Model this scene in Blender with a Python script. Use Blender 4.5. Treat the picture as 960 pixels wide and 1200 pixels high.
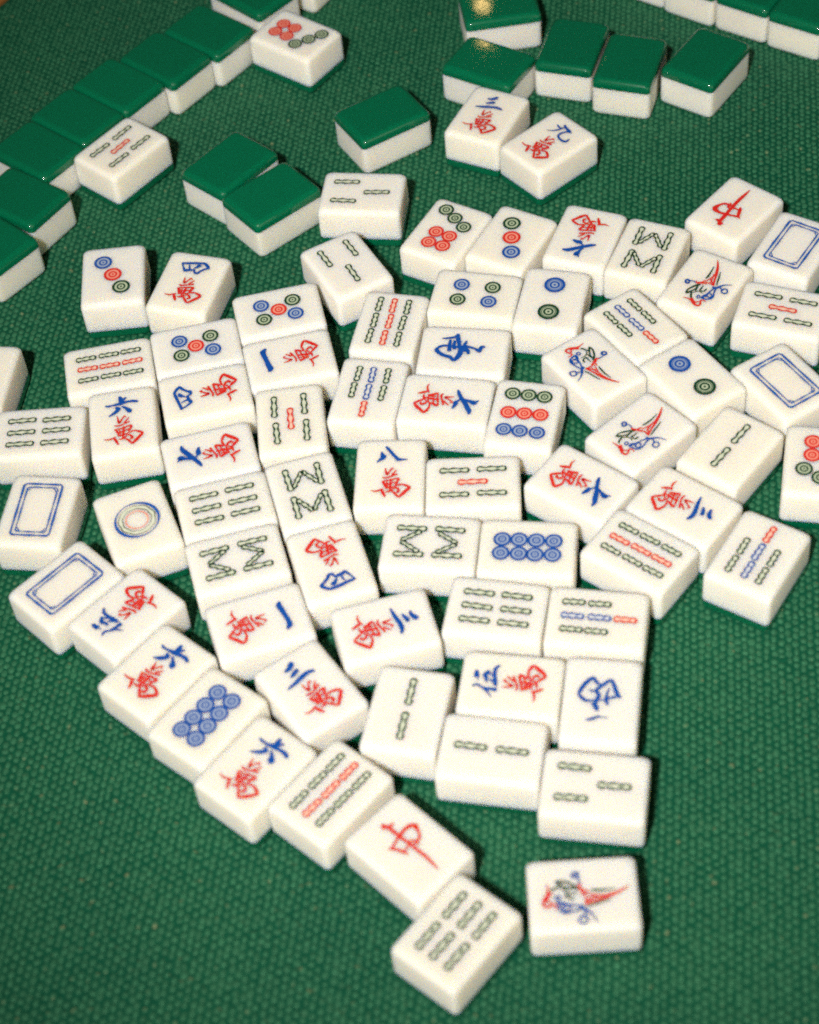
import bpy, math, json
import numpy as np
from mathutils import Vector, Matrix

for o in list(bpy.data.objects):
    bpy.data.objects.remove(o, do_unlink=True)
scene = bpy.context.scene
C = scene.collection
MM = 0.001
TILE_L, TILE_W, H_IVORY, H_GREEN = 36.0, 26.94, 15.3, 4.8      # millimetres
H = H_IVORY + H_GREEN
R = math.radians

# ------------------------------------------------------------------ camera
cam_fwd = Vector((0.0, 0.64196692, -0.76673234))
cam_right = Vector((0.99320216, -0.08924935, -0.07472638))
cam_up = Vector((0.11640222, 0.76152021, 0.63760293))
cam_pos = Vector((0.0, -487.117, 581.787 + 0.55 + H)) * MM
cam_data = bpy.data.cameras.new('camera')
cam = bpy.data.objects.new('camera', cam_data)
C.objects.link(cam)
m = Matrix((cam_right, cam_up, -cam_fwd)).transposed().to_4x4()
m.translation = cam_pos
cam.matrix_world = m
cam_data.sensor_fit = 'VERTICAL'
cam_data.sensor_height = 24.0
cam_data.lens = 24.0 * 2366.2 / 1200.0
cam_data.clip_start = 0.01
cam_data.clip_end = 50.0
cam_data.dof.use_dof = True
cam_data.dof.focus_distance = 0.835
cam_data.dof.aperture_fstop = 5.8
cam_data.dof.aperture_blades = 7
scene.camera = cam

# ------------------------------------------------------------------ light
world = bpy.data.worlds.new('World')
scene.world = world
world.use_nodes = True
bg = world.node_tree.nodes['Background']
bg.inputs['Color'].default_value = (1.0, 0.90, 0.70, 1)
bg.inputs['Strength'].default_value = 0.03

fl = bpy.data.lights.new('camera_flash', 'SPOT')
fl.shadow_soft_size = 0.036; fl.spot_size = R(42); fl.spot_blend = 1.0
fl.energy = 99; fl.color = (1.0, 0.955, 0.885)
flash = bpy.data.objects.new('camera_flash', fl)
C.objects.link(flash)
top0 = Vector((0, 0, H * MM))
flash.location = top0 + (cam_pos - cam_right * 0.14 + cam_up * 0.015 - top0) * 1.6
aim = Vector((0.09, 0.15, 0.0))
flash.rotation_euler = (aim - flash.location).to_track_quat('-Z', 'Y').to_euler()

bulb = bpy.data.lights.new('ceiling_bulb', 'POINT')
bulb.energy = 0.06; bulb.shadow_soft_size = 0.0085; bulb.color = (1.0, 0.62, 0.22)
bo = bpy.data.objects.new('ceiling_bulb', bulb)
C.objects.link(bo)
bo.location = (0.1689, 1.6708, 1.0 + H * MM)

fill_data = bpy.data.lights.new('added_fill_light', 'AREA')  # soft warm fill added front right to brighten tile sides, no actual lamp there
fill_data.shape = 'DISK'; fill_data.size = 1.4; fill_data.energy = 5.5; fill_data.color = (1.0, 0.88, 0.66)
ro = bpy.data.objects.new('added_fill_light', fill_data)
C.objects.link(ro)
ro.location = (1.25, -1.5, 0.85)
ro.rotation_euler = (Vector((0.05, 0.05, 0.0)) - ro.location).to_track_quat('-Z', 'Y').to_euler()

scene.view_settings.view_transform = 'Standard'
scene.view_settings.look = 'None'
scene.view_settings.exposure = 0.0
scene.view_settings.gamma = 1.0
scene.view_settings.use_curve_mapping = False
scene.cycles.use_denoising = False
scene.cycles.filter_width = 2.0
scene.cycles.max_bounces = 8

# ------------------------------------------------------------------ materials
def new_mat(name):
    mt = bpy.data.materials.new(name)
    mt.use_nodes = True
    nt = mt.node_tree
    return mt, nt, nt.nodes['Principled BSDF']

def node(nt, kind, **kw):
    n = nt.nodes.new(kind)
    for k, v in kw.items():
        if hasattr(n, k): setattr(n, k, v)
        else: n.inputs[k].default_value = v
    return n

def mix(nt, fac, a, b, mode='MIX'):
    n = nt.nodes.new('ShaderNodeMix'); n.data_type = 'RGBA'; n.blend_type = mode
    for s, v in ((n.inputs[0], fac), (n.inputs[6], a), (n.inputs[7], b)):
        if hasattr(v, 'is_output'): nt.links.new(v, s)
        elif isinstance(v, (int, float)): s.default_value = v
        else: s.default_value = (*v, 1) if len(v) == 3 else v
    return n.outputs[2]

def ramp(nt, src, lo, hi, a=0.0, b=1.0):
    n = nt.nodes.new('ShaderNodeMapRange'); n.clamp = True
    nt.links.new(src, n.inputs[0])
    for i, v in enumerate((lo, hi, a, b)): n.inputs[i + 1].default_value = v
    return n.outputs[0]

def obj_coord(nt):
    return nt.nodes.new('ShaderNodeTexCoord').outputs['Object']

def noise(nt, vec, scale, detail=3.0, rough=0.55):
    n = nt.nodes.new('ShaderNodeTexNoise')
    nt.links.new(vec, n.inputs['Vector'])
    n.inputs['Scale'].default_value = scale; n.inputs['Detail'].default_value = detail
    n.inputs['Roughness'].default_value = rough
    return n.outputs['Fac']

def offset_coord(nt):
    """object coordinates shifted by a random amount for each object, so copies do not repeat"""
    tc = nt.nodes.new('ShaderNodeTexCoord'); oi = nt.nodes.new('ShaderNodeObjectInfo')
    vm = nt.nodes.new('ShaderNodeVectorMath'); vm.operation = 'ADD'
    mu = nt.nodes.new('ShaderNodeMath'); mu.operation = 'MULTIPLY'; mu.inputs[1].default_value = 7.0
    nt.links.new(oi.outputs['Random'], mu.inputs[0])
    nt.links.new(tc.outputs['Object'], vm.inputs[0]); nt.links.new(mu.outputs[0], vm.inputs[1])
    return vm.outputs[0], oi.outputs['Random']

def mat_ivory():
    mt, nt, b = new_mat('ivory_resin')
    vec, rnd = offset_coord(nt)
    tint = mix(nt, rnd, (0.840, 0.795, 0.690), (0.805, 0.780, 0.725))
    soil = ramp(nt, noise(nt, vec, 90.0, 5.0, 0.6), 0.52, 0.78, 0.0, 0.35)
    col = mix(nt, soil, tint, (0.72, 0.665, 0.54))
    speck = ramp(nt, noise(nt, vec, 1500.0, 2.0, 0.6), 0.35, 0.65, 0.0, 0.25)
    col = mix(nt, speck, col, (0.69, 0.655, 0.57))
    nt.links.new(col, b.inputs['Base Color'])
    b.inputs['Roughness'].default_value = 0.6
    b.inputs['Specular IOR Level'].default_value = 0.0
    b.inputs['Subsurface Weight'].default_value = 1.0
    b.inputs['Subsurface Radius'].default_value = (1.0, 0.80, 0.50)
    b.inputs['Subsurface Scale'].default_value = 0.009
    bp = nt.nodes.new('ShaderNodeBump'); bp.inputs['Strength'].default_value = 0.12; bp.inputs['Distance'].default_value = 0.0003
    nt.links.new(noise(nt, vec, 420.0, 3.0), bp.inputs['Height']); nt.links.new(bp.outputs[0], b.inputs['Normal'])
    return mt

def mat_green():
    mt, nt, b = new_mat('green_resin')
    vec, rnd = offset_coord(nt)
    col = mix(nt, rnd, (0.0005, 0.130, 0.058), (0.0005, 0.115, 0.052))
    nt.links.new(col, b.inputs['Base Color'])
    b.inputs['Roughness'].default_value = 0.30
    b.inputs['Specular IOR Level'].default_value = 0.12
    b.inputs['Coat Weight'].default_value = 0.9
    b.inputs['Coat Roughness'].default_value = 0.035
    b.inputs['Subsurface Weight'].default_value = 0.4
    b.inputs['Subsurface Radius'].default_value = (0.3, 1.0, 0.6)
    b.inputs['Subsurface Scale'].default_value = 0.006
    bp = nt.nodes.new('ShaderNodeBump'); bp.inputs['Strength'].default_value = 0.05; bp.inputs['Distance'].default_value = 0.0003
    nt.links.new(noise(nt, vec, 120.0, 4.0), bp.inputs['Height'])
    nt.links.new(bp.outputs[0], b.inputs['Normal']); nt.links.new(bp.outputs[0], b.inputs['Coat Normal'])
    return mt

def mat_ink(name, c, worn, amount=0.45):
    """engraved paint: uneven, worn thin in patches, faded by a different amount on each tile"""
    mt, nt, b = new_mat(name)
    vec, rnd = offset_coord(nt)
    w = ramp(nt, noise(nt, vec, 520.0, 3.0, 0.6), 0.42, 0.72, 0.0, amount)
    f = ramp(nt, rnd, 0.0, 1.0, 0.0, 0.10)
    ad = nt.nodes.new('ShaderNodeMath'); ad.operation = 'ADD'; ad.use_clamp = True
    nt.links.new(w, ad.inputs[0]); nt.links.new(f, ad.inputs[1])
    nt.links.new(mix(nt, ad.outputs[0], c, worn), b.inputs['Base Color'])
    b.inputs['Roughness'].default_value = 0.55
    b.inputs['Specular IOR Level'].default_value = 0.25
    return mt

IVORY = mat_ivory()
GREEN = mat_green()
INK = {
    'r': mat_ink('red_paint', (0.62, 0.012, 0.010), (0.74, 0.09, 0.06), 0.3),
    'b': mat_ink('blue_paint', (0.003, 0.062, 0.33), (0.02, 0.12, 0.42), 0.3),
    'g': mat_ink('green_paint', (0.003, 0.040, 0.017), (0.03, 0.10, 0.045), 0.3),
    'R': mat_ink('thin_red_paint', (0.82, 0.27, 0.19), (0.80, 0.45, 0.34)),
    'B': mat_ink('thin_blue_paint', (0.30, 0.37, 0.50), (0.46, 0.51, 0.56)),
    'G': mat_ink('thin_green_paint', (0.40, 0.48, 0.32), (0.60, 0.62, 0.48)),
    'S': mat_ink('stick_green_fill', (0.54, 0.60, 0.44), (0.74, 0.71, 0.60), 0.8),
    'T': mat_ink('stick_red_fill', (0.80, 0.46, 0.34), (0.80, 0.66, 0.52), 0.8),
    'F': mat_ink('bright_blue_paint', (0.008, 0.085, 0.38), (0.04, 0.16, 0.48), 0.35),
    'P': mat_ink('pale_green_wash', (0.64, 0.68, 0.53), (0.74, 0.72, 0.61), 0.6),
    'U': mat_ink('stick_blue_fill', (0.56, 0.59, 0.64), (0.72, 0.70, 0.62), 0.8),
}
INK_ORDER = list(INK)

def mat_mat(name, col_a, col_b, dust):
    mt, nt, b = new_mat(name)
    vec = obj_coord(nt)
    col = mix(nt, ramp(nt, noise(nt, vec, 14.0, 4.0), 0.35, 0.65), col_a, col_b)
    fine = ramp(nt, noise(nt, vec, 900.0, 2.0), 0.3, 0.7, 0.75, 1.25)
    col = mix(nt, 1.0, col, fine, 'MULTIPLY')
    sp = ramp(nt, noise(nt, vec, 330.0, 1.0, 0.4), 0.68, 0.78, 0.0, dust)
    col = mix(nt, sp, col, (0.26, 0.24, 0.12))
    nt.links.new(col, b.inputs['Base Color'])
    b.inputs['Roughness'].default_value = 0.6
    b.inputs['Specular IOR Level'].default_value = 0.12
    return mt, nt, b

MAT_BASE, nt_, b_ = mat_mat('mat_ground_cloth', (0.002, 0.064, 0.033), (0.004, 0.076, 0.037), 0.1)
MAT_BUMP, nt_, b_ = mat_mat('mat_woven_pips', (0.024, 0.120, 0.062), (0.030, 0.136, 0.068), 0.45)

def mat_wood():
    mt, nt, b = new_mat('varnished_wood')
    vec = obj_coord(nt)
    mp = nt.nodes.new('ShaderNodeMapping'); mp.inputs['Scale'].default_value = (3.0, 60.0, 60.0)
    nt.links.new(vec, mp.inputs['Vector'])
    nt.links.new(mix(nt, noise(nt, mp.outputs[0], 4.0, 4.0), (0.36, 0.15, 0.04), (0.20, 0.075, 0.02)), b.inputs['Base Color'])
    b.inputs['Roughness'].default_value = 0.35
    return mt

# ------------------------------------------------------------------ mesh helpers
def mesh_obj(name, verts, faces, mats, parent=None, smooth=True, fmat=None):
    me = bpy.data.meshes.new(name)
    me.from_pydata(verts, [], faces)
    for mt in mats: me.materials.append(mt)
    if fmat: me.polygons.foreach_set('material_index', fmat)
    if smooth: me.polygons.foreach_set('use_smooth', [True] * len(me.polygons))
    me.update()
    return link(name, me, parent)

def link(name, me, parent=None):
    o = bpy.data.objects.new(name, me)
    C.objects.link(o)
    if parent: o.parent = parent
    return o

# ------------------------------------------------------------------ the table mat
MAT_ROT = R(-11.0)
edge_p = Vector((-173.9, 380.4)); edge_d = Vector((2.47, 3.1)).normalized()   # far side of the mat, along the wooden rim
edge_n = Vector((edge_d.y, -edge_d.x))                                       # points into the mat
def build_mat():
    a = edge_p - edge_d * 700; b = edge_p + edge_d * 330
    quad = [a, b, b + edge_n * 760, a + edge_n * 760]
    th = 2.0
    v = [(p.x * MM, p.y * MM, z * MM) for z in (0.0, -th) for p in quad]
    o = mesh_obj('table_mat', v, [(3, 2, 1, 0), (4, 5, 6, 7), (0, 1, 5, 4), (1, 2, 6, 5), (2, 3, 7, 6), (3, 0, 4, 7)], [MAT_BASE], smooth=False)
    o['kind'] = 'structure'
    # woven pips in staggered ribs
    rng = np.random.default_rng(4)
    sx, sy = 2.62, 3.25
    ni, nj = 300, 300
    I, J = np.meshgrid(np.arange(-ni // 2, ni // 2), np.arange(-nj // 2, nj // 2), indexing='ij')
    px = I * sx + rng.normal(0, 0.17, I.shape) + 0.35 * np.sin(J * 0.09 + I * 0.013)
    py = (J + 0.5 * (I % 2)) * sy + rng.normal(0, 0.22, I.shape) + 60.0
    c, s = math.cos(MAT_ROT), math.sin(MAT_ROT)
    x = (c * px - s * py).ravel(); y = (s * px + c * py).ravel()
    inside = ((x - edge_p.x) * edge_n.x + (y - edge_p.y) * edge_n.y > 1.5)
    # keep what the camera can see, with a margin for a step to the side
    yy = (y + 190) / 570.0
    keep = inside & (y > -262) & (y < 432) & (x > -205 - 40 * yy) & (x < 175 + 100 * yy)
    x, y = x[keep], y[keep]; n = len(x)
    k = 6
    ang = np.arange(k) * 2 * np.pi / k
    rx = rng.normal(1.24, 0.12, n); ry = rng.normal(1.62, 0.22, n); hh = rng.normal(0.52, 0.13, n)
    V = np.zeros((n, 2 * k + 1, 3))
    for j, (f, z) in enumerate(((1.0, 0.0), (0.62, 0.72))):
        lx = f * rx[:, None] * np.cos(ang)[None]; ly = f * ry[:, None] * np.sin(ang)[None]
        V[:, j * k:(j + 1) * k, 0] = x[:, None] + c * lx - s * ly
        V[:, j * k:(j + 1) * k, 1] = y[:, None] + s * lx + c * ly
        V[:, j * k:(j + 1) * k, 2] = (hh * z)[:, None] - (0.06 if j == 0 else 0.0)
    V[:, 2 * k, 0] = x; V[:, 2 * k, 1] = y; V[:, 2 * k, 2] = hh
    V *= MM
    quads = [(i, (i + 1) % k, k + (i + 1) % k, k + i) for i in range(k)]
    tris = [(k + i, k + (i + 1) % k, 2 * k) for i in range(k)]
    loc_idx = np.array([q for f in quads + tris for q in f])
    sizes = np.array([4] * k + [3] * k)
    nl = len(loc_idx)
    idx = (loc_idx[None] + (np.arange(n) * (2 * k + 1))[:, None]).ravel()
    starts1 = np.concatenate([[0], np.cumsum(sizes)[:-1]])
    starts = (starts1[None] + (np.arange(n) * nl)[:, None]).ravel()
    me = bpy.data.meshes.new('woven_pips')
    me.vertices.add(n * (2 * k + 1)); me.vertices.foreach_set('co', V.ravel())
    me.loops.add(len(idx)); me.loops.foreach_set('vertex_index', idx.astype(np.int32))
    me.polygons.add(n * 2 * k); me.polygons.foreach_set('loop_start', starts.astype(np.int32))
    me.polygons.foreach_set('loop_total', np.tile(sizes, n).astype(np.int32))
    me.polygons.foreach_set('use_smooth', np.ones(n * 2 * k, dtype=bool))
    me.update(calc_edges=True)
    me.materials.append(MAT_BUMP)
    w = link('woven_pips', me, o)
    w['kind'] = 'stuff'
    w['label'] = 'raised woven pips of the green mat'
    # wooden rim of the table beyond the mat
    prof = [(0.6, -2.0), (0.6, 1.6), (-0.8, 3.0), (-26.0, 3.0), (-27.5, 1.6), (-27.5, -14.0)]
    vs, fs = [], []
    for q in (a, b):
        for off, z in prof:
            p = q - edge_n * 1.0 + edge_n * off
            vs.append((p.x * MM, p.y * MM, z * MM))
    m_ = len(prof)
    for i in range(m_): fs.append((i, (i + 1) % m_, m_ + (i + 1) % m_, m_ + i))
    fs += [tuple(range(m_ - 1, -1, -1)), tuple(range(m_, 2 * m_))]
    rim = mesh_obj('wooden_table_rim', vs, fs, [mat_wood()], smooth=False)
    rim['kind'] = 'structure'
build_mat()

# ------------------------------------------------------------------ tile bodies
def ring(a, b, r, z, seg=6):
    """rounded rectangle of half sizes a, b and corner radius r"""
    out = []
    for cx, cy, a0 in ((a - r, b - r, 0), (-a + r, b - r, 90), (-a + r, -b + r, 180), (a - r, -b + r, 270)):
        for i in range(seg + 1):
            t = R(a0 + 90 * i / seg)
            out.append(((cx + r * math.cos(t)) * MM, (cy + r * math.sin(t)) * MM, z * MM))
    return out

def rounded_block(name, z_flat, z_round, rv, rf, steps=6, bulge=0.0):
    """slab whose edges at z_round are filleted by rf; the flat end at z_flat is the joint with the other layer"""
    a, b = TILE_W / 2, TILE_L / 2
    d = 1 if z_round > z_flat else -1
    rings = [ring(a, b, rv, z_flat)]
    for i in range(steps + 1):
        t = R(90 * i / steps)
        ins = rf * (1 - math.cos(t))
        rings.append(ring(a - ins, b - ins, rv + 1.1 * math.sin(t), z_round - d * rf * (1 - math.sin(t))))
    n = len(rings[0]); v = [p for r_ in rings for p in r_]; f = []
    for k in range(len(rings) - 1):
        for i in range(n):
            q = (k * n + i, k * n + (i + 1) % n, (k + 1) * n + (i + 1) % n, (k + 1) * n + i)
            f.append(q if d > 0 else q[::-1])
    base = len(v); v += rings[0]                      # the joint face keeps its own vertices: a crisp edge
    f.append(tuple(range(base, base + n))[::-d]); top = tuple(range((len(rings) - 1) * n, len(rings) * n)); f.append(top[::d])
    me = bpy.data.meshes.new(name)
    me.from_pydata(v, [], f)
    sm = [True] * len(me.polygons); sm[-1] = False; sm[-2] = False
    me.polygons.foreach_set('use_smooth', sm)
    me.update()
    return me

RF = 2.3
RV = 2.0
ME_IVORY_UP = rounded_block('ivory_block', H_GREEN, H, RV, RF); ME_IVORY_UP.materials.append(IVORY)
ME_GREEN_UP = rounded_block('green_back', H_GREEN - 0.01, 0.0, RV, 1.9); ME_GREEN_UP.materials.append(GREEN)
ME_IVORY_DN = rounded_block('ivory_block_turned', H_IVORY, 0.0, RV, RF); ME_IVORY_DN.materials.append(IVORY)
ME_GREEN_DN = rounded_block('green_back_turned', H_IVORY + 0.01, H, RV, 2.6); ME_GREEN_DN.materials.append(GREEN)

# ------------------------------------------------------------------ marks (millimetres on the face; x right, y up)
Z0 = 0.03
class Marks:
    def __init__(s): s.v, s.f, s.m, s.z = [], [], [], 0.0
    def up(s, d=0.004): s.z += d
    def poly(s, pts, col):
        b = len(s.v); s.v += [(x * MM, y * MM, (H + Z0 + s.z) * MM) for x, y in pts]
        s.f.append(tuple(range(b, b + len(pts)))); s.m.append(col)
    def ribbon(s, pts, col, closed=False):
        """pts: x, y, full width"""
        n = len(pts); L_, R_ = [], []
        for i in range(n):
            if closed: p, q = pts[(i - 1) % n], pts[(i + 1) % n]
            else: p, q = pts[max(i - 1, 0)], pts[min(i + 1, n - 1)]
            dx, dy = q[0] - p[0], q[1] - p[1]; l = math.hypot(dx, dy) or 1
            nx, ny = -dy / l, dx / l; w = pts[i][2] / 2
            L_.append((pts[i][0] + nx * w, pts[i][1] + ny * w)); R_.append((pts[i][0] - nx * w, pts[i][1] - ny * w))
        b = len(s.v); z = (H + Z0 + s.z) * MM
        s.v += [(x * MM, y * MM, z) for x, y in L_ + R_]
        for i in range(n if closed else n - 1):
            j = (i + 1) % n
            s.f.append((b + n + i, b + n + j, b + j, b + i)); s.m.append(col)
    def band(s, cx, cy, r0, r1, col, seg=28, wob=None):
        a = [2 * math.pi * i / seg for i in range(seg)]
        g = wob or (lambda t: 0.0)
        b = len(s.v); z = (H + Z0 + s.z) * MM
        for rr in (r0, r1):
            s.v += [((cx + (rr + g(t)) * math.cos(t)) * MM, (cy + (rr + g(t)) * math.sin(t)) * MM, z) for t in a]
        for i in range(seg):
            j = (i + 1) % seg
            s.f.append((b + i, b + seg + i, b + seg + j, b + j)); s.m.append(col)
    def disc(s, cx, cy, r, col, seg=20):
        s.poly([(cx + r * math.cos(2 * math.pi * i / seg), cy + r * math.sin(2 * math.pi * i / seg)) for i in range(seg)], col)
    def mesh(s, name):
        me = bpy.data.meshes.new(name); me.from_pydata(s.v, [], s.f)
        used = []
        for c in s.m:
            if c not in used: used.append(c)
        for c in used: me.materials.append(INK[c])
        me.polygons.foreach_set('material_index', [used.index(c) for c in s.m])
        me.update()
        # every face looks up
        for p in me.polygons:
            if p.normal.z < 0: p.flip()
        me.update()
        return me

def catmull(pts, sub=4):
    if len(pts) < 3: return pts
    out = []
    for i in range(len(pts) - 1):
        p0, p1, p2, p3 = pts[max(i - 1, 0)], pts[i], pts[i + 1], pts[min(i + 2, len(pts) - 1)]
        for k in range(sub):
            t = k / sub
            out.append(tuple(0.5 * (2 * p1[d] + (p2[d] - p0[d]) * t + (2 * p0[d] - 5 * p1[d] + 4 * p2[d] - p3[d]) * t * t + (3 * p1[d] - p0[d] - 3 * p2[d] + p3[d]) * t ** 3) for d in range(3)))
    out.append(tuple(pts[-1]))
    return [(x, y, max(w * 1.32 + 0.17, 0.2)) for x, y, w in out]

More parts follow.
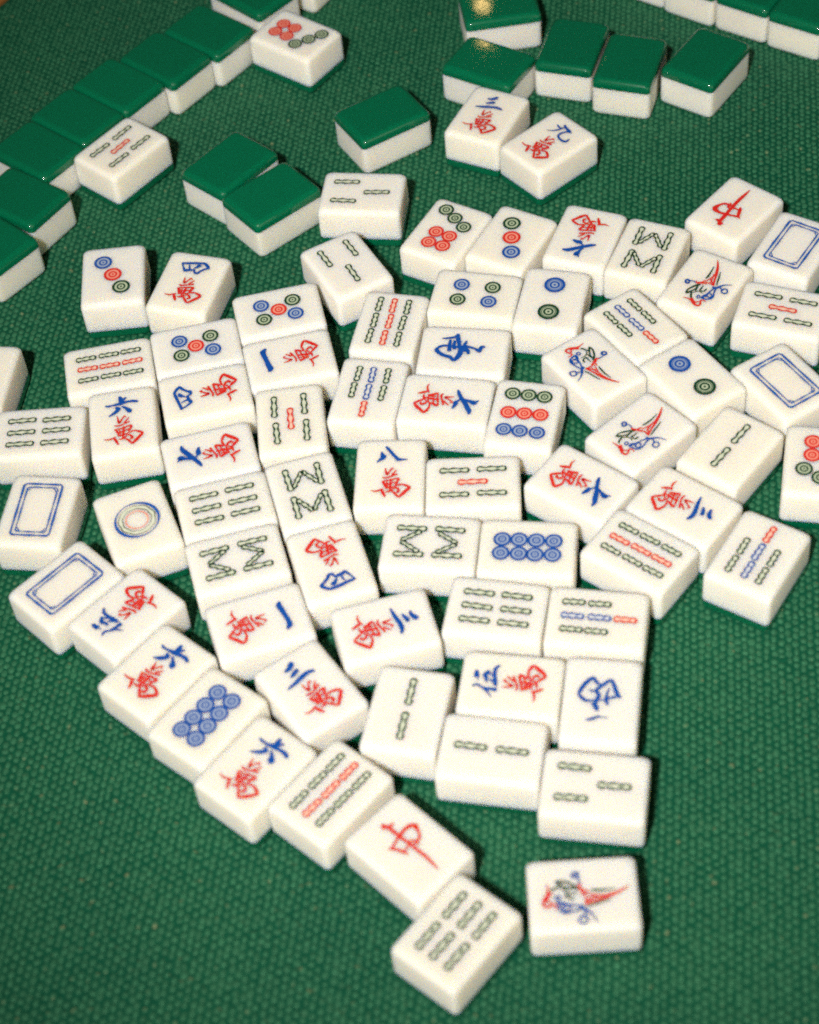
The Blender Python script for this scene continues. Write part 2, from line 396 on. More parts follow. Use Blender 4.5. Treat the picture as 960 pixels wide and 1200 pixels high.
GLYPHS = json.loads('''{"wan":[["r",[[-2.14,2.7,0.16],[-1.84,0.9,0.44],[-1.41,-0.8,0.71],[-0.46,0.63,0.38],[0.67,2.41,0.49]]],["r",[[0.65,2.66,0.6],[1.46,1.47,0.38]]],["r",[[2.56,1.38,0.22],[1.87,0.49,0.38],[0.6,-1.11,0.54]]],["r",[[-3.3,-2.06,0.27],[-2.05,-2.51,0.54],[-0.3,-2.03,0.44],[1.83,-1.12,0.49],[2.85,-0.78,0.65]]],["r",[[-3.32,-3.92,0.22],[-2.53,-4.92,0.76],[-2.01,-6.25,0.65],[-1.64,-7.92,0.38]]],["r",[[-2.77,-4.0,0.27],[-0.21,-3.67,0.44],[2.48,-2.99,0.49],[3.62,-3.0,0.54]]],["r",[[3.62,-3.0,0.65],[2.96,-4.35,0.71],[2.25,-6.12,0.44]]],["r",[[0.35,-2.96,0.38],[0.22,-5.38,0.71],[0.02,-7.51,0.65],[-0.15,-9.28,0.27]]],["r",[[-1.2,-4.3,0.22],[-1.1,-6.08,0.38],[-0.89,-7.68,0.27]]],["r",[[-1.85,-5.71,0.33],[-0.1,-5.45,0.33],[2.44,-4.7,0.38]]],["r",[[-1.82,-7.67,0.27],[-0.26,-7.44,0.33],[2.16,-6.9,0.38]]],["r",[[-7.66,-8.56,0.11],[-5.86,-9.0,0.44],[-4.26,-8.59,0.49],[-2.81,-7.9,0.38]]],["r",[[-3.59,-8.35,0.44],[-2.83,-9.78,0.82],[-1.82,-12.01,0.38]]],["r",[[-1.71,-9.44,0.33],[-0.15,-9.28,0.54],[1.16,-8.41,0.38],[1.97,-7.46,0.22]]],["r",[[1.75,-6.89,0.22],[3.2,-6.2,0.49],[5.09,-5.97,0.54],[7.04,-6.88,0.76],[8.17,-7.6,0.38]]],["r",[[8.11,-7.6,0.65],[6.62,-9.18,0.92],[5.09,-10.92,0.92],[3.55,-12.42,0.49]]],["r",[[3.55,-12.42,0.44],[2.24,-10.71,0.71],[1.23,-9.65,0.49],[0.59,-8.93,0.27]]],["r",[[1.97,-7.46,0.38],[3.03,-7.97,0.65],[3.69,-8.97,0.6],[3.26,-9.67,0.76],[2.59,-9.66,0.27]]]],"n6":[["b",[[-0.31,13.6,0.63],[0.1,11.8,1.2],[0.19,9.67,0.99]]],["b",[[2.17,12.54,0.42],[1.06,11.37,0.77],[0.19,9.96,0.92]]],["b",[[-6.25,9.58,0.28],[-5.08,9.01,0.63],[-3.11,9.13,0.56],[-0.25,9.56,1.06],[2.63,9.99,0.77],[4.77,10.07,0.92],[6.18,9.5,0.84],[6.97,9.5,0.28]]],["b",[[-2.25,8.08,0.35],[-1.38,7.18,1.06],[-0.15,6.7,0.56]]],["b",[[-0.68,6.9,0.92],[-2.51,4.96,0.99],[-5.11,3.37,0.21]]],["b",[[0.35,7.97,0.35],[1.99,6.54,0.84],[3.18,4.85,1.55],[3.43,3.82,0.7]]]],"n8":[["b",[[-3.68,10.81,0.22],[-3.31,9.24,0.92],[-2.83,8.14,1.2],[-3.98,6.7,0.71],[-5.27,5.38,0.16]]],["b",[[-3.29,8.87,0.54],[-2.59,8.68,0.82],[-1.62,8.59,0.22]]],["b",[[-2.0,13.6,0.27],[-1.16,12.49,0.76],[0.95,9.36,0.82],[2.74,6.97,0.98],[3.39,6.13,0.92]]],["b",[[2.76,6.61,0.92],[4.4,6.7,0.71],[6.73,6.74,0.14]]]],"n4":[["b",[[6.31,9.74,0.23],[5.27,10.69,0.8],[3.48,12.17,0.68],[1.88,12.25,0.73],[-0.87,11.77,0.75],[-3.68,11.09,0.68],[-5.8,10.67,0.64],[-7.1,10.65,0.34]]],["b",[[-6.7,10.63,0.45],[-6.06,9.42,0.41],[-5.48,8.33,0.39],[-4.65,7.06,0.57],[-3.77,5.64,0.34]]],["b",[[-3.71,5.84,0.68],[-3.06,6.68,0.91],[-1.42,7.16,0.75],[-0.16,7.34,0.57],[0.28,6.77,0.45],[0.68,6.07,0.57],[1.31,5.47,0.45]]],["b",[[1.16,5.63,0.68],[2.19,6.06,0.8],[2.71,7.14,0.64],[3.76,8.29,0.64],[4.72,9.17,0.68],[5.96,9.93,0.68]]],["b",[[2.48,10.5,0.18],[1.34,10.38,1.02],[0.75,9.74,0.91],[-0.02,8.84,0.45],[-0.46,7.82,0.18]]],["b",[[-3.23,10.23,0.18],[-2.81,9.38,0.36],[-2.4,8.46,0.39],[-2.13,7.48,0.45]]]],"n7":[["b",[[-5.76,4.19,0.38],[-3.86,4.86,0.91],[-1.33,6.16,0.97],[1.09,7.58,1.18],[3.81,9.15,1.23],[5.39,9.92,1.07],[7.18,9.88,0.38]]],["b",[[-0.71,12.96,0.16],[-0.0,11.99,0.59],[0.71,11.2,1.45],[0.03,9.43,0.81],[-0.51,7.44,0.81],[-0.93,6.18,0.7],[-0.53,5.48,0.32]]],["b",[[-0.68,5.7,0.32],[0.34,4.95,0.43],[1.24,4.28,1.18],[2.63,4.11,1.02],[4.55,3.35,0.38]]]],"n1":[["b",[[7.89,8.3,0.39],[6.51,9.5,1.42],[5.18,9.84,1.34],[1.58,9.22,1.26],[-2.0,8.61,1.26],[-4.11,8.16,1.26],[-5.51,9.19,0.39]]]],"n3":[["b",[[-7.05,3.31,0.32],[-3.2,4.19,0.95],[0.27,5.22,0.95],[2.98,5.51,0.95],[5.19,4.72,0.42]]],["b",[[-3.49,6.89,0.32],[-1.53,7.79,0.95],[-0.0,8.35,0.74],[0.1,7.49,0.21]]],["b",[[-4.1,10.04,0.42],[-1.76,10.51,1.06],[-0.16,11.79,1.16],[0.47,12.08,0.42]]]],"n9":[["b",[[-5.6,10.07,0.28],[-3.73,9.61,0.56],[-2.0,9.53,0.49]]],["b",[[-5.95,4.18,0.11],[-3.89,5.88,0.42],[-2.51,7.97,0.63],[-1.81,10.71,0.49]]],["b",[[-2.89,12.47,0.77],[-1.69,11.58,0.84],[0.25,11.19,0.92],[2.14,10.75,1.13],[3.18,10.93,0.28]]],["b",[[2.24,10.85,0.49],[0.87,9.14,0.49],[0.14,6.92,0.7],[0.89,5.24,0.7],[3.34,4.38,0.7],[5.5,4.75,0.77],[5.86,5.85,0.63],[5.55,7.5,0.28]]]],"n5":[["b",[[7.43,4.25,0.46],[5.93,5.54,0.72],[3.42,5.64,0.72],[0.9,5.23,0.91],[-1.51,4.82,0.65]]],["b",[[4.77,7.84,0.46],[3.44,6.92,0.33],[2.75,5.7,0.33]]],["b",[[4.79,7.48,0.72],[3.09,8.95,0.91],[1.71,8.41,0.72],[-0.03,8.41,0.39]]],["b",[[1.34,7.36,0.26],[0.69,6.28,0.39],[-0.0,5.37,0.46]]],["b",[[4.94,12.0,0.46],[3.43,11.88,0.98],[1.81,11.56,1.11]]],["b",[[1.87,11.5,0.46],[0.57,11.13,0.26]]],["b",[[-2.95,4.34,0.98],[-2.81,6.3,0.59],[-2.81,8.25,0.72],[-1.99,9.9,0.39],[-1.23,11.17,0.52],[-1.91,12.84,0.33]]],["b",[[-2.81,8.25,0.52],[-4.31,7.18,0.33],[-6.12,5.96,0.1]]]],"west":[["b",[[7.53,-1.66,0.59],[6.42,-4.22,0.96],[4.76,-7.05,0.89],[2.85,-8.91,0.81]]],["b",[[2.96,-8.9,0.81],[1.79,-7.04,0.74],[0.62,-6.09,0.52],[-0.87,-6.02,0.37]]],["b",[[7.64,-1.65,0.37],[5.93,0.01,0.89],[4.59,0.8,0.66],[0.91,0.66,0.3],[-0.71,0.18,0.22]]],["b",[[-3.02,-8.3,0.81],[-1.2,-6.58,0.74],[0.89,-4.63,0.74],[1.74,-3.44,0.81],[0.63,-1.73,0.96],[1.3,0.33,0.96],[1.65,1.7,0.89]]],["b",[[-3.02,-8.3,0.74],[-3.99,-6.34,0.81],[-4.87,-3.93,0.96],[-5.92,-1.77,0.89],[-6.87,-1.26,0.3]]],["b",[[-6.01,-1.55,0.52],[-4.13,-1.06,0.52],[-2.69,-0.5,0.52],[-1.24,-0.21,0.59]]],["b",[[-0.94,-0.19,0.37],[-1.84,0.54,0.96],[-2.69,2.35,0.37]]],["b",[[3.03,2.02,0.37],[1.72,2.37,1.11],[1.07,3.87,1.11],[0.81,4.96,0.37]]],["b",[[-2.61,-4.8,0.22],[-2.16,-3.06,0.44],[-1.88,-0.57,0.59]]],["b",[[3.99,-3.86,0.15],[3.02,-3.21,0.44],[1.53,-3.14,0.44]]],["b",[[4.41,8.63,0.3],[2.61,8.23,0.59],[0.48,7.19,0.52],[-0.63,7.37,0.22],[-2.81,7.29,0.18]]]],"south":[["b",[[-5.65,-9.35,0.29],[-6.04,-7.29,0.57],[-6.55,-4.81,0.71],[-7.27,-3.26,0.93]]],["b",[[-8.62,-3.32,0.71],[-6.03,-2.77,1.0],[-3.05,-2.11,0.93],[0.14,-1.06,1.29],[2.39,-1.38,1.21],[4.41,-2.25,1.14],[6.54,-3.46,0.79]]],["b",[[6.63,-3.38,0.64],[4.53,-4.92,0.93],[3.65,-7.35,0.93],[2.26,-9.66,1.0],[0.24,-11.32,1.0]]],["b",[[0.34,-11.38,0.57],[-1.23,-9.49,0.79],[-1.7,-7.92,0.57],[-1.59,-5.92,0.5]]],["b",[[-5.3,-5.84,0.5],[-2.39,-5.9,0.93],[1.34,-5.72,0.93]]],["b",[[-4.87,-4.1,0.5],[-1.96,-4.16,0.93],[0.11,-3.69,0.86]]],["b",[[-1.78,-6.12,0.57],[-1.26,-3.18,0.64],[-1.58,-1.42,0.64],[-2.09,1.05,0.64]]],["b",[[-4.93,0.84,0.36],[-2.9,0.25,0.86],[-1.4,0.04,0.86]]],["b",[[-4.85,-1.1,0.29],[-3.07,-1.75,0.5]]],["b",[[-1.4,0.04,0.86],[0.52,1.67,0.93],[2.48,2.22,0.64]]],["b",[[0.8,-1.18,0.57],[0.54,0.23,0.5],[0.78,1.51,0.5]]],["b",[[-1.93,0.71,0.64],[-1.27,2.93,0.57],[-0.61,4.79,0.64],[0.47,6.33,1.07],[0.16,6.66,0.86]]],["b",[[0.46,6.4,0.86],[-1.71,7.27,1.0],[-1.78,8.81,0.29]]]],"zhong":[["r",[[0.78,-13.61,0.16],[0.84,-11.07,0.74],[1.04,-7.27,1.1],[1.03,-3.63,1.31],[0.92,-0.56,1.1],[0.74,1.72,1.05],[0.53,4.7,1.26],[0.45,7.27,1.31],[0.25,10.0,1.37],[-0.63,12.21,0.89]]],["r",[[2.72,10.19,0.26],[1.32,9.83,0.95],[0.25,10.0,1.31]]],["r",[[-1.67,10.25,0.21],[-0.75,11.41,1.31],[-0.79,12.57,0.53]]],["r",[[7.76,3.74,0.32],[6.85,3.8,1.68],[6.08,1.39,0.89],[4.72,-0.29,0.89],[3.07,-0.67,0.95],[2.32,-0.5,1.05]]],["r",[[2.85,-2.15,0.21],[2.44,-0.9,0.79],[2.38,0.75,0.68],[0.98,0.93,0.58]]],["r",[[7.44,3.74,0.89],[5.95,5.07,1.58],[3.72,5.6,1.05],[0.93,5.04,1.16],[-1.74,4.32,0.79],[-4.27,3.42,0.89],[-5.8,4.02,0.21]]],["r",[[-1.99,-1.97,0.26],[-2.71,-0.81,1.05],[-3.41,1.08,1.05],[-4.43,3.2,0.89]]],["r",[[0.98,0.93,0.63],[0.02,0.04,0.74],[-1.38,-0.22,0.58],[-2.62,-0.27,0.42]]]],"bird":[["r",[[3.99,11.81,0.15],[2.1,11.55,0.51],[0.16,11.78,1.09],[-1.89,13.0,1.09],[-3.67,13.31,0.8],[-4.14,12.07,0.87],[-3.44,10.41,0.58]]],["r",[[0.76,10.65,1.09],[-0.86,11.81,0.94],[-2.28,12.2,0.65]]],["r",[[-2.94,10.39,0.73],[-4.08,9.48,0.51],[-5.44,9.79,0.22]]],["r",[[-2.16,11.98,0.44],[-2.55,11.18,0.51],[-3.34,11.16,0.36]]],["g",[[4.38,8.92,0.51],[4.42,6.77,0.65],[3.41,4.46,0.8],[2.24,2.82,0.94],[1.12,1.86,0.73]]],["g",[[4.43,8.83,0.94],[3.3,7.75,0.94],[2.45,6.29,0.58],[1.8,5.06,0.58],[1.81,2.71,0.51]]],["g",[[1.69,2.94,0.36],[1.51,4.61,0.51],[1.33,6.1,0.44]]],["g",[[-0.14,1.95,0.22],[-0.19,3.98,0.58],[-0.15,5.06,0.65],[-1.65,4.84,0.58],[-2.06,3.68,0.65],[-1.94,2.91,0.29]]],["g",[[2.44,7.46,0.8],[1.91,9.23,0.73],[1.05,10.63,0.87]]],["b",[[-1.79,8.27,0.47],[-1.89,8.6,0.47],[-1.87,8.91,0.47],[-1.72,9.16,0.47],[-1.49,9.29,0.47],[-1.2,9.28,0.47],[-0.93,9.12,0.47],[-0.72,8.85,0.47],[-0.62,8.53,0.47],[-0.64,8.21,0.47],[-0.79,7.96,0.47],[-1.03,7.83,0.47],[-1.31,7.85,0.47],[-1.58,8.0,0.47],[-1.79,8.27,0.47]]],["g",[[1.84,7.43,0.36],[1.19,6.37,0.36],[-0.12,5.78,0.29],[-1.7,6.1,0.29]]],["b",[[-2.86,8.86,1.23],[-3.01,7.44,1.23],[-3.72,5.71,0.8],[-4.1,3.33,0.51],[-4.96,1.1,0.65]]],["b",[[-2.86,8.69,0.73],[-4.37,8.51,0.65],[-5.99,7.75,0.8],[-6.54,6.1,0.73],[-6.11,3.71,0.58],[-5.5,0.99,0.65]]],["b",[[-5.8,5.52,0.51],[-5.96,6.04,0.51],[-5.93,6.54,0.51],[-5.72,6.93,0.51],[-5.35,7.12,0.51],[-4.91,7.09,0.51],[-4.49,6.83,0.51],[-4.16,6.4,0.51],[-4.0,5.88,0.51],[-4.02,5.38,0.51],[-4.24,4.99,0.51],[-4.61,4.79,0.51],[-5.04,4.83,0.51],[-5.47,5.09,0.51],[-5.8,5.52,0.51]]],["b",[[-3.91,7.24,0.87],[-4.46,6.36,0.58]]],["b",[[-4.0,1.21,1.09],[-5.52,0.63,1.23],[-6.53,-0.92,0.8],[-8.03,-2.32,0.51],[-10.62,-3.55,0.11]]],["b",[[-6.3,-0.21,0.51],[-7.63,0.42,0.58],[-8.35,1.03,0.51]]],["b",[[-10.48,0.41,0.58],[-10.63,0.98,0.58],[-10.55,1.56,0.58],[-10.24,2.02,0.58],[-9.77,2.27,0.58],[-9.22,2.28,0.58],[-8.71,2.02,0.58],[-8.34,1.56,0.58],[-8.18,0.99,0.58],[-8.26,0.41,0.58],[-8.57,-0.05,0.58],[-9.05,-0.31,0.58],[-9.59,-0.31,0.58],[-10.1,-0.05,0.58],[-10.48,0.41,0.58]]],["b",[[3.23,1.7,0.36],[4.62,1.39,0.44],[6.06,1.75,0.44]]],["b",[[5.98,2.13,0.8],[5.84,2.56,0.8],[5.87,2.99,0.8],[6.05,3.32,0.8],[6.36,3.48,0.8],[6.74,3.46,0.8],[7.1,3.24,0.8],[7.38,2.88,0.8],[7.52,2.44,0.8],[7.5,2.02,0.8],[7.31,1.69,0.8],[7.0,1.52,0.8],[6.63,1.55,0.8],[6.26,1.76,0.8],[5.98,2.13,0.8]]],["r",[[3.72,0.78,0.29],[2.8,1.76,0.87],[1.29,0.77,1.09],[-0.92,0.34,0.29]]],["r",[[0.97,1.37,0.8],[0.94,-0.13,0.73],[0.58,-1.39,0.22]]],["r",[[1.79,-14.3,0.22],[0.08,-11.31,0.94],[-1.56,-7.42,1.09],[-2.61,-3.82,0.8],[-3.92,0.19,0.51]]],["r",[[-0.26,-9.7,0.22],[-1.25,-6.06,0.36],[-0.75,-3.11,0.44],[0.15,-0.55,0.29]]],["r",[[-0.63,-3.35,0.36],[-2.22,-1.84,0.44],[-3.56,-0.2,0.51]]],["r",[[-0.93,-5.89,0.36],[-1.56,-3.26,0.44],[-1.83,-1.03,0.36]]],["r",[[0.07,-0.01,0.36],[-1.75,-0.4,0.58],[-3.61,-0.11,0.58]]],["g",[[1.08,-10.17,0.11],[0.7,-6.68,0.58],[0.69,-3.53,0.73],[0.99,-2.17,0.29]]],["g",[[-2.73,-8.53,0.11],[-3.56,-5.52,0.51],[-4.18,-2.9,0.51],[-4.88,-0.62,0.29]]]]}''')
_mark_cache = {}
def stroke_mesh(key, only=None, seed=0, heft=1.0):
    """brush strokes cut by hand: every copy wavers a little"""
    rng = np.random.default_rng(seed * 131 + sum(map(ord, key)))
    mk = Marks()
    sx, sy = rng.normal(1, 0.02, 2); ox, oy = rng.normal(0, 0.15, 2); wf = heft * rng.uniform(0.9, 1.12)
    for col, pts in GLYPHS[key]:
        q = [(p[0] * sx + ox + rng.normal(0, 0.06), p[1] * sy + oy + rng.normal(0, 0.06), p[2] * wf * rng.uniform(0.88, 1.12)) for p in pts]
        if only and col != only: continue
        mk.ribbon(catmull(q), col); mk.up(0.0015)
    return mk.mesh('brush_strokes')

STICK_FILL = {'g': 'S', 'r': 'T', 'b': 'U'}
def stick_mesh(length, width, col):
    k = ('stick', length, width, col)
    if k not in _mark_cache:
        mk = Marks()
        hw, hl = width / 2, length / 2
        side = []
        for i in range(25):
            t = -1 + 2 * i / 24
            w = hw * (0.81 + 0.19 * math.cos(2 * math.pi * t)) if abs(t) < 1 else hw
            y = t * (hl - hw * 0.85)
            side.append((w, y))
        capn = 6
        right = [(w, y) for w, y in side]
        top = [(hw * math.cos(R(180 * i / capn)), (hl - hw * 0.85) + 0.85 * hw * math.sin(R(180 * i / capn))) for i in range(1, capn)]
        left = [(-w, y) for w, y in reversed(side)]
        bot = [(-hw * math.cos(R(180 * i / capn)), -(hl - hw * 0.85) - 0.85 * hw * math.sin(R(180 * i / capn))) for i in range(1, capn)]
        loop = right + top + left + bot
        # fill as a strip (two sides), outline as a closed ribbon
        b = len(mk.v)
        for (w, y) in side:
            for sgn in (-1, 1): mk.v.append((sgn * (w - 0.1) * MM, y * MM, (H + Z0) * MM))
        for i in range(24):
            mk.f.append((b + 2 * i, b + 2 * i + 1, b + 2 * i + 3, b + 2 * i + 2)); mk.m.append(STICK_FILL[col])
        mk.poly([(hw - 0.1, side[-1][1])] + [(x * 0.9, y) for x, y in top] + [(-(hw - 0.1), side[-1][1])], STICK_FILL[col])
        mk.poly([(-(hw - 0.1), side[0][1])] + [(x * 0.9, y) for x, y in bot] + [(hw - 0.1, side[0][1])], STICK_FILL[col])
        mk.up(0.006)
        n = len(loop)
        mk.ribbon([(x, y, 0.66 + 0.2 * math.sin(7.0 * i / n * 2 * math.pi + 1.0) + 0.08 * math.sin(2.3 * i)) for i, (x, y) in enumerate(loop)], col, closed=True)
        mk.up(0.004)
        # the two knots of the cane
        for y in (-0.5, 0.5):
            yy = y * (hl - hw * 0.85)
            mk.ribbon([(-hw * 0.5, yy, 0.2), (0, yy + 0.12, 0.12), (hw * 0.5, yy, 0.2)], col)
        _mark_cache[k] = mk.mesh('bamboo_stick')
    return _mark_cache[k]

DOT_FILL = {'g': 'G', 'r': 'R', 'b': 'B'}
def dot_mesh(r, col):
    k = ('dot', r, col)
    if k not in _mark_cache:
        mk = Marks(); p = DOT_FILL[col]
        mk.disc(0, 0, r * 0.97, p, 28); mk.up(0.006)
        mk.band(0, 0, r * 0.72, r, col)
        mk.band(0, 0, r * 0.30, r * 0.50, col, 22)
        mk.disc(0, 0, r * 0.13, col, 10)
        if r > 3.9: mk.band(0, 0, r * 0.60, r * 0.68, col)
        _mark_cache[k] = mk.mesh('dot')
    return _mark_cache[k]

def big_dot_mesh():
    k = 'bigdot'
    if k not in _mark_cache:
        mk = Marks()
        mk.band(0, 0, 5.5, 7.1, 'P', 48); mk.up(0.006)
        n = 64
        def loop(r, w, col, wob=0.0, k2=9, ph=0.0, vary=0.5):
            mk.ribbon([((r + wob * math.sin(k2 * 6.28318 * i / n + ph)) * math.cos(6.28318 * i / n), (r + wob * math.sin(k2 * 6.28318 * i / n + ph)) * math.sin(6.28318 * i / n),
                        w * (1 + vary * math.cos(2 * 6.28318 * i / n - 1.0))) for i in range(n)], col, closed=True)
        loop(8.35, 0.8, 'F', vary=0.55)
        loop(7.0, 0.24, 'g', 0.16, 9); mk.up(0.003)
        loop(5.6, 0.22, 'g', 0.16, 9, 2.0); mk.up(0.003)
        loop(4.25, 0.5, 'R', vary=0.2)
        _mark_cache[k] = mk.mesh('ringed_dot')
    return _mark_cache[k]

def frame_mesh():
    k = 'frame'
    if k not in _mark_cache:
        mk = Marks()
        def rect(a, b, ch, w, col, jit):
            pts = [(a, b - ch), (a - ch, b), (-a + ch, b), (-a, b - ch), (-a, -b + ch), (-a + ch, -b), (a - ch, -b), (a, -b + ch)]
            dense = []
            for i in range(8):
                p, q = pts[i], pts[(i + 1) % 8]; n = 10 if math.hypot(q[0] - p[0], q[1] - p[1]) > 5 else 2
                for j in range(n):
                    t = j / n
                    dense.append((p[0] + (q[0] - p[0]) * t, p[1] + (q[1] - p[1]) * t, w * (1 + jit * math.sin(5.1 * len(dense)))))
            mk.ribbon(dense, col, closed=True)
        rect(7.65, 12.7, 0.9, 0.85, 'F', 0.25)
        rect(6.0, 11.0, 0.7, 0.58, 'F', 0.3)
        for sx in (-1, 1):
            for sy in (-1, 1):
                mk.up(0.002)
                mk.ribbon([(sx * 4.1, sy * 10.9, 0.25), (sx * 4.8, sy * 10.3, 0.5), (sx * 5.2, sy * 9.6, 0.45), (sx * 5.9, sy * 8.9, 0.25)], 'F')
        _mark_cache[k] = mk.mesh('dragon_frame')
    return _mark_cache[k]

# ------------------------------------------------------------------ faces: kind -> list of (part name, mesh, x, y, turn)
S11, S8, SW = 11.0, 8.0, 2.2
def sticks(spec, length, width=SW):
    return [('bamboo_stick', stick_mesh(length, width, c), x, y, a) for x, y, c, a in spec]
def dots(spec, r):
    return [('dot', dot_mesh(r, c), x, y, 0) for x, y, c in spec]
FACES = {
    'bam2': sticks([(0, 7.2, 'g', 0), (0, -7.0, 'g', 0)], S11),
    'bam3': sticks([(0, 6.6, 'g', 0), (-6.2, -7.4, 'g', 0), (6.0, -7.6, 'g', 0)], S11),
    'bam5': sticks([(-6.1, 7.1, 'g', 0), (-5.9, -7.2, 'g', 0), (0, 0, 'r', 0), (5.8, 7.2, 'g', 0), (6.0, -7.0, 'g', 0)], S11),
    'bam6': sticks([(-6.2, 7.0, 'g', 0), (0, 7.0, 'g', 0), (6.1, 7.0, 'g', 0), (-6.2, -7.0, 'g', 0), (0, -7.0, 'g', 0), (6.1, -7.0, 'g', 0)], S11),
    'bam7': sticks([(0, 9.9, 'r', 0), (0, 0.6, 'b', 0), (0, -8.7, 'b', 0), (-6.1, 0.5, 'g', 0), (-6.1, -8.8, 'g', 0), (6.0, 0.5, 'g', 0), (5.9, -8.6, 'g', 0)], S8, 2.2),
    'bam8': sticks([(-6.1, 7.0, 'g', 0), (6.2, 7.0, 'g', 0), (-6.1, -7.4, 'g', 0), (6.1, -7.4, 'g', 0)], 11.0)
          + sticks([(-2.5, 6.5, 'g', -33), (2.5, 6.5, 'g', 33), (-2.5, -7.0, 'g', 33), (2.5, -7.0, 'g', -33)], 8.4, 1.75),
    'bam9': sticks([(x, y, c, 0) for x, c in ((-6.1, 'g'), (-0.2, 'r'), (5.7, 'g')) for y in (9.6, 0.4, -8.8)], S8, 2.2),
    'dots1': [('ringed_dot', big_dot_mesh(), 0, 0, 0)],
    'dots2': dots([(0, 7.9, 'b'), (0, -7.7, 'g')], 4.4),
    'dots3': dots([(-4.1, 8.0, 'b'), (0, 0.1, 'r'), (3.9, -7.8, 'g')], 3.85),
    'dots4': dots([(-4.3, 6.5, 'g'), (4.2, 6.5, 'b'), (-4.3, -6.4, 'b'), (4.2, -6.4, 'g')], 3.4),
    'dots5': dots([(-4.3, 6.5, 'g'), (4.0, 6.5, 'b'), (0, 0, 'r'), (-4.2, -6.6, 'b'), (4.0, -6.6, 'g')], 3.4),
    'dots7': dots([(-6.2, 11.2, 'g'), (-0.2, 8.1, 'g'), (5.8, 4.8, 'g'), (-3.3, -2.6, 'r'), (3.3, -2.6, 'r'), (-3.3, -9.4, 'r'), (3.3, -9.4, 'r')], 3.35),
    'dots8': dots([(x, y, 'b') for x in (-3.3, 3.3) for y in (9.4, 3.1, -3.2, -9.5)], 3.3),
    'dots9': dots([(x, y, c) for y, c in ((9.9, 'g'), (0.1, 'r'), (-9.4, 'b')) for x in (-6.4, 0, 6.3)], 3.2),
    'blank': [('dragon_frame', frame_mesh(), 0, 0, 0)],
}
def face_marks(kind, seed):
    if kind in FACES: return FACES[kind]
    if kind == 'zhong': return [('dragon_character', stroke_mesh('zhong', None, seed, 0.6 if seed < 40 else 0.95), 0, 0, 0)]
    if kind in ('west', 'south'): return [('wind_character', stroke_mesh(kind, None, seed, 1.15), 0, 0, 0)]
    if kind == 'bird':
        return [(nm, stroke_mesh('bird', c, seed, 0.62), 0, 0, 0) for nm, c in (('bird_head_and_tail', 'r'), ('bird_wing', 'g'), ('bird_body', 'b'))]
    return [('numeral', stroke_mesh('n' + kind[3], None, seed, 1.1), 0, 0, 0), ('wan_character', stroke_mesh('wan', None, seed), 0, 0, 0)]

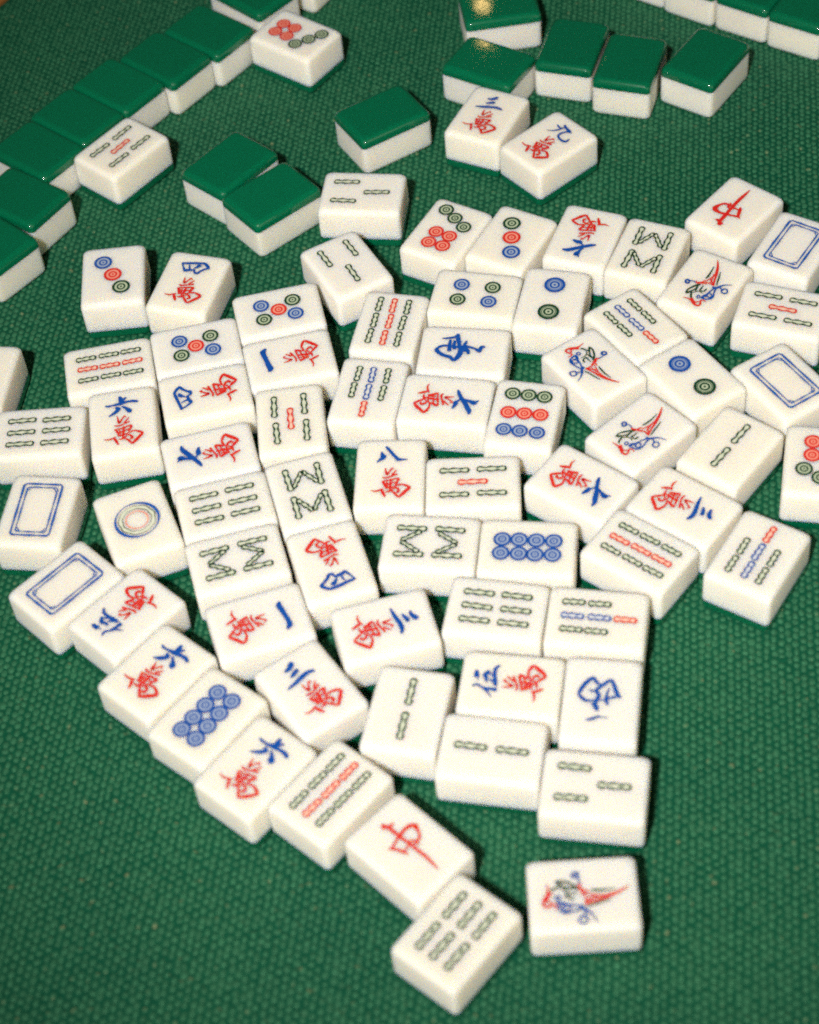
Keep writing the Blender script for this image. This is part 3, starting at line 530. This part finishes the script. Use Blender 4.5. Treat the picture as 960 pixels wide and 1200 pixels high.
# ------------------------------------------------------------------ the tiles
# key: kind, x, y, turn in degrees (face's top), label
TILES = {
    't01': ('dots7', -27.43, 300.11, -131.85, 'tile of four red and three green dots against the far face-down row'),
    't02': ('back', 8.47, 235.95, -63.62, 'single face-down green-backed tile lying alone above a three-bamboo tile'),
    't03': ('bam3', -4.33, 183.26, -102.23, 'three-bamboo tile just below the lone face-down tile, its sticks lying crosswise'),
    't04': ('bam3', -14.41, 139.19, -156.22, 'tilted three-bamboo tile left of the stacked nine-stick tile, its sticks pointing down'),
    't05': ('bam5', -110.04, 232.86, -44.66, 'five-bamboo tile with a red centre stick leaning against the far face-down row'),
    't06': ('back', -61.57, 214.35, -45.88, 'rear one of the overlapping pair of face-down green tiles, partly hidden'),
    't07': ('back', -43.94, 190.29, -55.51, 'front one of the overlapping pair of face-down green tiles beside the three-bamboo tile'),
    't08': ('wan3', 55.10, 225.49, -30.95, 'three-character tile beside the nine-character tile, under a face-down tile'),
    't09': ('wan9', 79.73, 202.47, -54.43, 'nine-character tile with blue numeral and red character, top centre of the spread'),
    't10': ('back', 60.34, 263.61, -126.32, 'face-down green tile reflecting a small lamp, partly behind the three-character tile'),
    't11': ('back', 70.20, 306.50, -87.66, 'face-down green tile cut by the top edge, with a round lamp reflection'),
    't12': ('back', 99.84, 269.43, -22.66, 'upright face-down green tile, left one of two side by side at the top'),
    't13': ('back', 123.98, 252.82, -22.71, 'upright face-down green tile, right one of two side by side at the top'),
    't14': ('back', 158.06, 249.10, -39.82, 'face-down green tile turned sideways at the end of the loose top group'),
    't16': ('dots3', -113.10, 149.34, -0.99, 'three-dot tile with blue, red and green dots down a diagonal, at the left'),
    't17': ('wan4', -81.17, 139.30, -20.91, 'four-character tile leaning right beside the blue, red and green three-dot tile'),
    't18': ('bam9', -114.53, 95.58, -84.76, 'nine-bamboo tile lying crosswise, its middle row of sticks red, at the left'),
    't19': ('wan6', -108.65, 63.96, 3.24, 'upright six-character tile between a six-bamboo tile and the left column'),
    't20': ('bam6', -142.21, 63.63, -93.83, 'six-bamboo tile lying crosswise at the left edge above a blue-framed tile'),
    't22': ('blank', -141.82, 22.84, -12.66, 'blue-framed blank tile at the left edge under the six-bamboo tile'),
    't23': ('dots1', -103.05, 11.78, 15.89, 'one-dot tile with a large blue, green and red ringed dot'),
    't24': ('blank', -129.97, -14.90, -49.46, 'blue-framed blank tile tilted at the start of the diagonal row'),
    't25': ('wan5', -107.24, -31.65, -227.96, 'five-character tile touching the tilted blue-framed tile in the diagonal row'),
    't26': ('wan6', -96.35, -59.47, -45.45, 'six-character tile between the five-character tile and the eight-dot tile'),
    't27': ('dots8', -78.83, -81.36, -43.19, 'eight-dot tile with two diagonal lines of blue dots in the lower row'),
    't28': ('wan6', -62.85, -104.46, -44.63, 'six-character tile below the eight-dot tile in the diagonal row'),
    't29': ('bam9', -37.69, -118.04, -45.80, 'nine-bamboo tile with a red middle line in the diagonal row above the red dragon'),
    't30': ('zhong', -13.21, -142.92, 40.13, 'red dragon tile with a single red character low in the diagonal row'),
    't31': ('bam6', -0.82, -175.76, -44.68, 'six-bamboo tile at the bottom end of the diagonal row'),
    't32': ('bird', 41.34, -167.75, 86.29, 'bird tile lying alone at the bottom, its bird facing left'),
    't33': ('bam3', 51.01, -127.69, -104.05, 'three-bamboo tile directly above the lone bird tile at the bottom'),
    't34': ('bam2', 18.43, -108.74, -105.37, 'two-bamboo tile lying crosswise, its two sticks end to end beside the three-bamboo tile'),
    't35': ('bam2', -8.83, -88.60, -17.50, 'upright two-bamboo tile at the lower left of the central block'),
    't36': ('wan5', 28.15, -82.99, 75.75, 'five-character tile lying on its side above the crosswise two-bamboo tile'),
    't37': ('west', 58.29, -93.90, -193.16, 'blue west wind tile upside down at the right of the five-character tile'),
    't38': ('bam7', 62.09, -58.98, -104.29, 'seven-bamboo tile lying crosswise above the blue wind tile, red stick to the right'),
    't39': ('bam6', 26.88, -49.44, -105.95, 'six-bamboo tile lying crosswise between a three-character and a seven-bamboo tile'),
    't40': ('bam8', 6.10, -15.48, -102.48, 'eight-bamboo tile lying crosswise, joined to an eight-dot tile at its right'),
    't41': ('dots8', 41.62, -23.24, -101.36, 'eight-dot tile with two level lines of blue dots in the middle of the spread'),
    't42': ('wan8', -5.73, 20.54, -7.32, 'upright eight-character tile in the middle of the spread'),
    't43': ('bam5', 25.15, 11.23, -96.24, 'five-bamboo tile lying crosswise beside the eight-character tile'),
    't44': ('bam7', -10.71, 64.94, -196.06, 'seven-bamboo tile upside down under the nine-bamboo tile, red stick at its foot'),
    't45': ('bam9', 0.72, 101.58, -17.22, 'upright nine-bamboo tile with a red middle line beside the four-dot tile'),
    't46': ('wan7', 19.32, 55.05, -105.73, 'seven-character tile lying on its side beside the nine-dot tile'),
    't47': ('dots9', 48.94, 42.89, -17.31, 'nine-dot tile with green, red and blue rows of dots'),
    't48': ('south', 29.09, 81.15, -103.49, 'blue south wind tile lying on its side under the four-dot tile'),
    't49': ('dots4', 37.23, 112.53, -107.47, 'four-dot tile with two blue and two green dots beside the two-dot tile'),
    't50': ('dots2', 67.92, 104.33, -18.16, 'upright two-dot tile with blue dot over green dot, under the three-dot tile'),
    't51': ('dots7', 29.33, 152.59, -34.83, 'tile of three green dots over four red dots, below the three-character tile'),
    't52': ('dots3', 56.10, 143.39, -213.78, 'three-dot tile with green, red and blue dots in a line, beside the seven-dot tile'),
    't53': ('wan7', 86.76, 139.23, -206.11, 'seven-character tile upside down between the three-dot tile and an eight-bamboo tile'),
    't54': ('bam8', 111.04, 126.40, -27.54, 'eight-bamboo tile standing upright near the upper right, beside the red dragon'),
    't55': ('zhong', 151.16, 145.25, -226.25, 'red dragon tile near the upper right, its character upside down'),
    't56': ('blank', 170.97, 119.28, -35.87, 'blue-framed blank tile beside the upper red dragon, cut by the right edge'),
    't57': ('bird', 130.92, 103.05, -218.00, 'bird tile under the upper red dragon, its bird facing down'),
    't58': ('bam5', 158.63, 83.09, -114.83, 'five-bamboo tile with a red centre stick at the right edge'),
    't59': ('blank', 151.29, 44.35, 26.18, 'blue-framed blank tile below the five-bamboo tile at the right edge'),
    't60': ('bam7', 99.30, 84.64, -151.60, 'seven-bamboo tile leaning down to the right, above a bird tile'),
    't61': ('bird', 79.24, 64.68, 28.94, 'bird tile directly below the leaning seven-bamboo tile, its bird facing up left'),
    't62': ('dots2', 116.48, 52.74, 27.90, 'two-dot tile with slanting blue and green dots beside a blue-framed tile'),
    't63': ('bird', 91.99, 27.19, -233.23, 'bird tile above the slanted seven-character tile, its bird facing lower left'),
    't64': ('bam2', 124.24, 14.14, -43.31, 'slanted two-bamboo tile at the right, above the three-character tile'),
    't65': ('wan7', 65.67, 4.77, -133.17, 'slanted seven-character tile left of the lower bird of the central group'),
    't66': ('wan3', 101.80, -11.98, -133.35, 'slanted three-character tile between the two-bamboo and nine-bamboo tiles at the right'),
    't67': ('bam9', 82.04, -30.62, -133.00, 'nine-bamboo tile slanting at the right, its middle line of sticks red'),
    't68': ('bam7', 124.03, -38.69, -37.27, 'seven-bamboo tile at the lower right end of the spread, red stick on top'),
    't69': ('dots7', 155.89, 1.52, -195.37, 'tile of red and green dots cut by the right edge beside the two-bamboo tile'),
    't71': ('dots5', -78.59, 101.19, -83.52, 'five-dot tile at the head of the left column, above a four-character tile'),
    't72': ('wan4', -75.48, 74.26, -263.16, 'four-character tile lying on its side under the left five-dot tile'),
    't73': ('wan7', -74.62, 41.49, -261.36, 'seven-character tile lying on its side in the left column above the six-bamboo tile'),
    't74': ('bam6', -69.56, 14.71, -80.95, 'six-bamboo tile lying crosswise in the left column beside the large ringed dot'),
    't75': ('bam8', -65.82, -12.37, -80.27, 'eight-bamboo tile lying crosswise low in the left column'),
    't76': ('wan1', -58.60, -42.60, -77.73, 'one-character tile at the foot of the left column, above a three-character tile'),
    't77': ('wan3', -41.98, -74.46, 29.17, 'three-character tile leaning left at the foot of the left column beside the eight-dot tile'),
    't78': ('dots5', -43.97, 116.39, -83.25, 'five-dot tile at the head of the second column, above a one-character tile'),
    't79': ('wan1', -40.78, 88.21, -263.27, 'one-character tile lying on its side under the five-dot tile of the second column'),
    't80': ('bam5', -42.20, 54.81, 0.56, 'upright five-bamboo tile in the second column with a red centre stick'),
    't81': ('bam8', -37.66, 16.68, 9.91, 'upright eight-bamboo tile in the second column under the five-bamboo tile'),
    't82': ('wan4', -30.98, -19.02, -169.10, 'four-character tile upside down at the foot of the second column'),
    't83': ('wan3', -13.48, -51.36, -80.93, 'three-character tile lying on its side beside the crosswise six-bamboo tile'),
    'w1': ('back', 151.17, 333.71, -39.31, 'face-down tile cut by the top edge, leftmost of the right back row'),
    'w2': ('back', 171.15, 315.35, -40.18, 'face-down tile cut by the top edge, second from left in the right back row'),
    'w3': ('back', 192.47, 298.26, -38.60, 'face-down green tile in the upper right back row, next to the corner one'),
    'w4': ('back', 213.45, 280.95, -37.46, 'face-down green tile nearest the upper right corner in the back row'),
    'v0': ('back', -167.83, 181.54, 44.00, 'nearest face-down green tile of the left row, cut by the left edge'),
    'v1': ('back', -154.68, 207.93, 50.00, 'second nearest face-down green tile of the left row'),
    'v2': ('back', -148.31, 239.22, 46.00, 'third nearest face-down green tile of the left row, touching the five-bamboo tile'),
    'v3': ('back', -130.66, 259.77, 46.00, 'face-down green tile of the left row mostly hidden behind the five-bamboo tile'),
    'v4': ('back', -111.67, 279.05, 46.00, 'face-down green tile of the left row just beyond the five-bamboo tile'),
    'v5': ('back', -89.57, 295.32, 46.00, 'face-down green tile in the middle of the left row, two before the seven-dot tile'),
    'v6': ('back', -68.43, 312.53, 46.00, 'face-down green tile of the left row touching the red and green seven-dot tile'),
    'v7': ('back', -45.94, 340.31, 41.92, 'face-down green tile of the left row behind the seven-dot tile at the top edge'),
    'v8': ('back', -23.12, 361.12, -128.34, 'face-down tile cut by the top edge, only its ivory corner showing'),
    't21': ('bam2', -167.62, 98.59, -11.62, 'tile cut by the left edge, only its plain white corner showing'),
}
TILT = {'t10': (-0.72, 0.0), 't11': (0.0, 0.0)}
GROUPS = {'v': 'face-down tiles in the row along the far rim', 'w': 'face-down tiles in the row at the back', 't': None}

trng = np.random.default_rng(9)
for num, (key, (kind, x, y, rot, label)) in enumerate(TILES.items()):
    t = bpy.data.objects.new('mahjong_tile', None)
    t.empty_display_size = 0.01
    C.objects.link(t)
    t.location = (x * MM, y * MM, 0.55 * MM)
    tx, ty = TILT.get(key, (0.0, 0.0))
    t.rotation_euler = (Matrix.Rotation(R(tx), 3, 'X') @ Matrix.Rotation(R(ty), 3, 'Y') @ Matrix.Rotation(R(rot), 3, 'Z')).to_euler()
    t['label'] = label
    t['category'] = 'mahjong tile'
    t['group'] = GROUPS[key[0]] or ('face-down tiles lying loose' if kind == 'back' else 'face-up tiles in the discard spread')
    if kind == 'back':
        link('ivory_block', ME_IVORY_DN, t); link('green_back', ME_GREEN_DN, t)
        continue
    link('ivory_block', ME_IVORY_UP, t); link('green_back', ME_GREEN_UP, t)
    for nm, me, px, py, a in face_marks(kind, num):
        o = link(nm, me, t)
        jx, jy, ja = trng.normal(0, 0.10), trng.normal(0, 0.12), trng.normal(0, 1.2)
        o.location = ((px + jx) * MM, (py + jy) * MM, 0)
        o.rotation_euler = (0, 0, R(a + ja))
